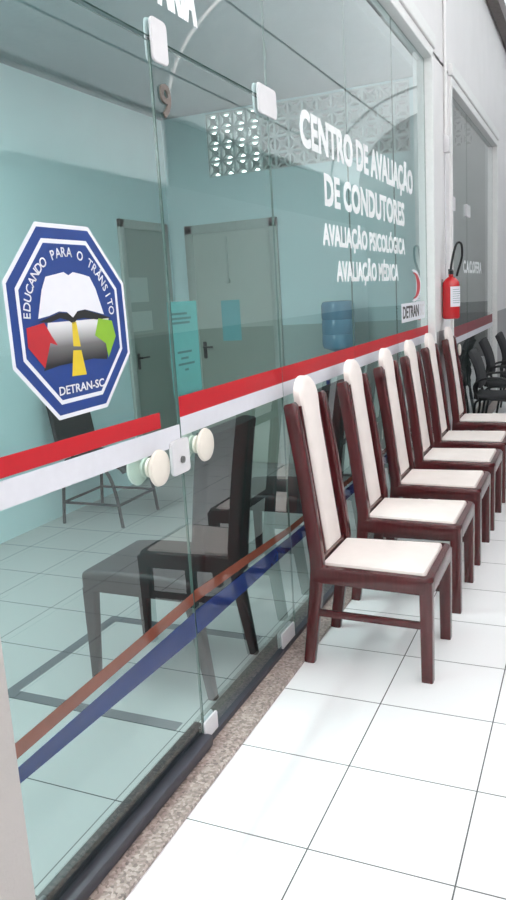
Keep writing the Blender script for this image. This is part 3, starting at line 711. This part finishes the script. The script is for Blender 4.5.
# water cooler with its bottle
wc = thing('water_cooler', 'pale water cooler against the end wall under the blue bottle', 'water cooler', (-1.25, 4.42, 0))
b = BM(); box(b, -0.155, 0.155, -0.155, 0.155, 0.02, 0.98, 0.02, 3); obj('body', b, 'cooler', wc)
b = BM(); lathe(b, [(0.12, 0.98), (0.12, 1.0), (0.07, 1.02), (0.06, 1.03)]); obj('collar', b, 'cooler', wc)
for s in (-1, 1):
    b = BM(); box(b, s * .05 - .012, s * .05 + .012, -0.195, -0.155, 0.80, 0.83, 0.004); box(b, s * .05 - .009, s * .05 + .009, -0.193, -0.175, 0.765, 0.80, 0.003); obj('tap', b, 'sk_blue' if s < 0 else 'black_plastic', wc)
b = BM(); box(b, -0.12, 0.12, -0.20, -0.155, 0.60, 0.615, 0.004); obj('drip_tray', b, 'black_plastic', wc)
b = BM(); lathe(b, [(0.03, 1.031), (0.035, 1.05), (0.125, 1.085), (0.137, 1.11), (0.137, 1.19), (0.130, 1.20), (0.137, 1.21), (0.137, 1.31), (0.130, 1.32), (0.137, 1.33), (0.137, 1.44), (0.125, 1.465), (0.10, 1.472), (0.0, 1.465)], None, 32)
bo = obj('water_bottle', b, 'bottle', loc=(-1.25, 4.42, 0)); tag(bo, 'large blue water bottle upside down on the cooler', 'bottle')

# ================================================================== CORRIDOR THINGS
def make_dining(label, loc):
    r = thing('dining_chair', label, 'chair', loc, 0, 'high-backed dining chairs along the glass')
    # front legs
    for s in (-1, 1):
        b = BM(); sweep(b, [(0.236, s * 0.2045, 0.0), (0.236, s * 0.2045, 0.42)], rrect(0.052, 0.052, 0.007, 2), scales=[0.88, 1.0]); obj('leg', b, 'wood', r)
    # rear legs run up into the back posts
    for s in (-1, 1):
        b = BM()
        pts = smooth_path([(-0.270, s * .182, 0.0), (-0.240, s * .184, 0.22), (-0.216, s * .186, 0.42), (-0.224, s * .186, 0.54), (-0.258, s * .182, 0.82), (-0.302, s * .178, 1.10)], 4)
        n = len(pts); sc = [0.82 + 0.18 * min(1, i / (n * 0.35)) if i < n * .6 else 1.0 - 0.08 * (i / n - .6) for i in range(n)]
        pts.append(pts[-1] + Vector((-0.003, 0, 0.012))); sc.append(0.72)
        sweep(b, pts, rrect(0.046, 0.058, 0.011, 3), scales=sc); obj('back_leg', b, 'wood', r)
    # seat frame: trapezoid ring with rounded front corners
    def outline(ins):
        f, k, x0, x1, rr = 0.232 - ins, 0.208 - ins, -0.238 + ins, 0.264 - ins, max(0.045 - ins, 0.012)
        pts = [(x0, -k), ]
        for cyy, a0 in ((-f + rr, -90), (f - rr, 0)):
            for i in range(7):
                a = math.radians(a0 + 15 * i); pts.append((x1 - rr + rr * math.cos(a), cyy + rr * math.sin(a)))
        pts.append((x0, k)); return pts
    b = BM(); bb = bmesh.new()
    rings = [(outline(0.004), 0.368), (outline(0.0), 0.374), (outline(0.0), 0.426), (outline(0.006), 0.436), (outline(0.030), 0.439), (outline(0.036), 0.430), (outline(0.036), 0.368)]
    vr = [[bb.verts.new((x, y, z)) for x, y in pts] for pts, z in rings]
    L = len(vr[0])
    for i in range(len(vr)):
        a, c = vr[i], vr[(i + 1) % len(vr)]
        for j in range(L): bb.faces.new((a[j], a[(j + 1) % L], c[(j + 1) % L], c[j]))
    bmesh.ops.recalc_face_normals(bb, faces=bb.faces); merge(b, bb); obj('seat_frame', b, 'wood', r)
    # upholstered seat pad
    b = BM(); bb = bmesh.new()
    rings = [(outline(0.037), 0.418), (outline(0.037), 0.438), (outline(0.042), 0.446), (outline(0.075), 0.452), (outline(0.13), 0.455)]
    vr = [[bb.verts.new((x, y, z)) for x, y in pts] for pts, z in rings]
    for i in range(len(vr) - 1):
        for j in range(L): bb.faces.new((vr[i][j], vr[i][(j + 1) % L], vr[i + 1][(j + 1) % L], vr[i + 1][j]))
    bb.faces.new(vr[-1]); bb.faces.new(vr[0][::-1])
    bmesh.ops.recalc_face_normals(bb, faces=bb.faces); merge(b, bb); obj('seat', b, 'cream', r, label='cream upholstered seat pad')
    # upholstered centre strip of the back, round at the top
    def bx(z): return -0.222 - (z - 0.48) * 0.128
    b = BM(); bb = bmesh.new()
    def slab(hw, z0, z1, round_top, d0, d1, bulge):
        o = [(-hw * 0.93, z0)]
        o = [(-hw * 0.80, z0), (hw * 0.80, z0), (hw * 0.84, 1.04), (hw * 0.93, 1.08)]
        zc = z1 - hw * 0.85
        if round_top:
            for i in range(13):
                a = PI * i / 12; o.append((hw * math.cos(a), zc + hw * 0.85 * math.sin(a)))
            o += [(-hw * 0.93, 1.08), (-hw * 0.84, 1.04)]
        else: o += [(hw, z1), (-hw, z1)]
        cyc = 0; czc = (z0 + z1) / 2
        front = []
        for ins, d in ((0.0, d0), (0.0, d1 - bulge), (0.008, d1 - bulge * .35), (0.022, d1)):
            front.append([bb.verts.new((bx(cz_) + d, cy_ * (1 - ins / hw), czc + (cz_ - czc) * (1 - ins / ((z1 - z0) / 2)))) for cy_, cz_ in o])
        for i in range(len(front) - 1):
            Ln = len(o)
            for j in range(Ln): bb.faces.new((front[i][j], front[i][(j + 1) % Ln], front[i + 1][(j + 1) % Ln], front[i + 1][j]))
        bb.faces.new(front[-1]); bb.faces.new(front[0][::-1])
    slab(0.106, 0.468, 1.205, True, -0.012, 0.028, 0.014)
    bmesh.ops.recalc_face_normals(bb, faces=bb.faces); merge(b, bb); obj('backrest', b, 'cream', r, label='cream upholstered strip with rounded top')
    # wooden surround of the strip
    b = BM()
    for s in (-1, 1):
        sweep(b, [(bx(0.46), s * 0.104, 0.46), (bx(0.80), s * 0.108, 0.80), (bx(1.09), s * 0.108, 1.09)], rrect(0.018, 0.034, 0.005, 2))
    sweep(b, [(bx(0.455), -0.165, 0.455), (bx(0.455), 0.165, 0.455)], rrect(0.03, 0.03, 0.006, 2), up=Vector((0, 0, 1)))
    for z in (0.66, 1.02):
        sweep(b, [(bx(z) - 0.012, -0.18, z), (bx(z) - 0.012, 0.18, z)], rrect(0.035, 0.014, 0.004, 2), up=Vector((0, 0, 1)))
    obj('back_frame', b, 'wood', r)
    for s in (-1, 1):
        b = BM(); sweep(b, [(-0.242, s * .190, 0.232), (0.232, s * .204, 0.232)], rrect(0.018, 0.03, 0.004, 2)); obj('stretcher', b, 'wood', r)
    return r
ch = make_dining('high-backed cream and dark red wood chair nearest the camera', (-0.10, 1.25, 0))
for k, (y, l) in enumerate(((1.95, 'second high-backed cream chair from the camera'), (2.63, 'third high-backed cream chair from the camera'),
                            (3.28, 'fourth high-backed cream chair from the camera'), (3.94, 'fifth high-backed cream chair, second from the far end of the row'),
                            (4.76, 'farthest high-backed cream chair, by the pillar below the extinguisher'))):
    copy_tree(ch, (-0.10, y, 0), 0, l)

# black waiting chairs beyond
def make_waiting(label, loc):
    r = thing('waiting_chair', label, 'chair', loc, 0, 'black waiting chairs by the far glass')
    b = BM(); sweep(b, smooth_path([(-0.20, 0, 0.455), (0.0, 0, 0.44), (0.2, 0, 0.45), (0.26, 0, 0.42)], 4), rrect(0.45, 0.055, 0.022, 3)); obj('seat', b, 'grey_fabric', r)
    b = BM(); sweep(b, smooth_path([(-0.155, 0, 0.55), (-0.15, 0, 0.62), (-0.175, 0, 0.78), (-0.235, 0, 0.94), (-0.25, 0, 0.965)], 4), rrect(0.44, 0.05, 0.022, 3), scales=[.8, .95, 1, 1, 1, 1, 1, 1, 1, 1, 1, 1, 1, 1, .95, .9, .8]); obj('backrest', b, 'grey_fabric', r)
    for s in (-1, 1):
        b = BM(); tube(b, smooth_path([(-0.24, s * .21, 0.0), (-0.2, s * .205, 0.25), (-0.16, s * .2, 0.41), (0.1, s * .2, 0.41), (0.2, s * .205, 0.36), (0.25, s * .21, 0.0)], 5), 0.013, 10); obj('leg', b, 'black_metal', r)
        b = BM(); tube(b, smooth_path([(-0.16, s * .235, 0.43), (-0.19, s * .25, 0.58), (-0.10, s * .255, 0.66), (0.10, s * .255, 0.66), (0.15, s * .25, 0.58), (0.12, s * .235, 0.43)], 5), 0.014, 10); obj('armrest', b, 'black_plastic', r)
        b = BM(); tube(b, [(-0.21, s * .08, 0.43), (-0.205, s * .08, 0.52), (-0.185, s * .08, 0.66)], 0.010, 8); obj('back_support', b, 'black_metal', r)
    return r
wcA = make_waiting('black waiting chair just beyond the last cream chair', (-0.2, 6.42, 0))
wcA.scale = (1, 1, 0.90)
copy_tree(wcA, (-0.2, 7.25, 0), 0, 'middle of the three black waiting chairs at the far glass').scale = (1, 1, 0.95)
copy_tree(wcA, (-0.1, 7.92, 0), 0, 'farthest black waiting chair, cut by the right picture edge').scale = (1, 1, 0.97)

# fire extinguisher hung on the pillar
fe = thing('fire_extinguisher', 'red fire extinguisher hanging on the white pillar', 'fire extinguisher', (-0.395, 4.86, 1.265))
b = BM(); lathe(b, [(0.06, 0.0), (0.069, 0.008), (0.071, 0.02), (0.071, 0.27), (0.066, 0.30), (0.05, 0.325), (0.028, 0.342), (0.02, 0.346), (0.02, 0.37)], None, 32); obj('cylinder', b, 'ext_red', fe)
b = BM(); lathe(b, [(0.022, 0.365), (0.022, 0.395), (0.012, 0.40)], None, 16); box(b, -0.012, 0.012, -0.07, 0.03, 0.395, 0.407, 0.003); obj('valve', b, 'black_metal', fe)
b = BM(); tube(b, smooth_path([(0.0, 0.0, 0.385), (0.012, -0.05, 0.44), (0.035, -0.03, 0.56), (0.055, 0.0, 0.615), (0.085, 0.01, 0.60), (0.085, 0.03, 0.50), (0.05, 0.04, 0.385), (0.04, 0.05, 0.35)], 6), 0.0095, 10); obj('hose', b, 'black_plastic', fe)
b = BM(); bb = bmesh.new(); n = 10
lo = []; hi = []
for i in range(n + 1):
    a = math.radians(-85 + 95 * i / n); lo.append(bb.verts.new((0.0725 * math.cos(a), 0.0725 * math.sin(a), 0.10))); hi.append(bb.verts.new((0.0725 * math.cos(a), 0.0725 * math.sin(a), 0.265)))
for i in range(n): bb.faces.new((lo[i], lo[i + 1], hi[i + 1], hi[i]))
merge(b, bb); lb = obj('paper_label', b, 'sk_white', fe, label='white paper label')
b = BM()
for k in range(7):
    z = 0.24 - k * 0.018
    pts = []
    for i in range(5):
        a = math.radians(-70 + (55 + 10 * (k % 3)) * i / 4); pts.append((0.0729 * math.cos(a), 0.0729 * math.sin(a), z))
    tube(b, pts, 0.0018, 4)
obj('print', b, 'ink', lb)
b = BM(); box(b, -0.084, -0.068, -0.02, 0.02, 0.27, 0.33, 0.003); obj('wall_hook', b, 'steel', fe)

# conduit with a small box on the pillar
cd = thing('cable_conduit', 'white conduit with a small junction box running down the pillar', 'conduit', (-0.455, 5.02, 2.62))
b = BM(); tube(b, [(0, 0, 0.10), (0, 0, 2.10)], 0.0145, 10); obj('pipe', b, 'trim', cd)
b = BM(); box(b, -0.014, 0.035, -0.035, 0.035, 0.0, 0.13, 0.005); obj('junction_box', b, 'white_metal', cd)
b = BM(); tube(b, [(-0.008, 0, 0.0), (-0.008, 0, -1.0)], 0.007, 8); obj('cable', b, 'white_metal', cd)
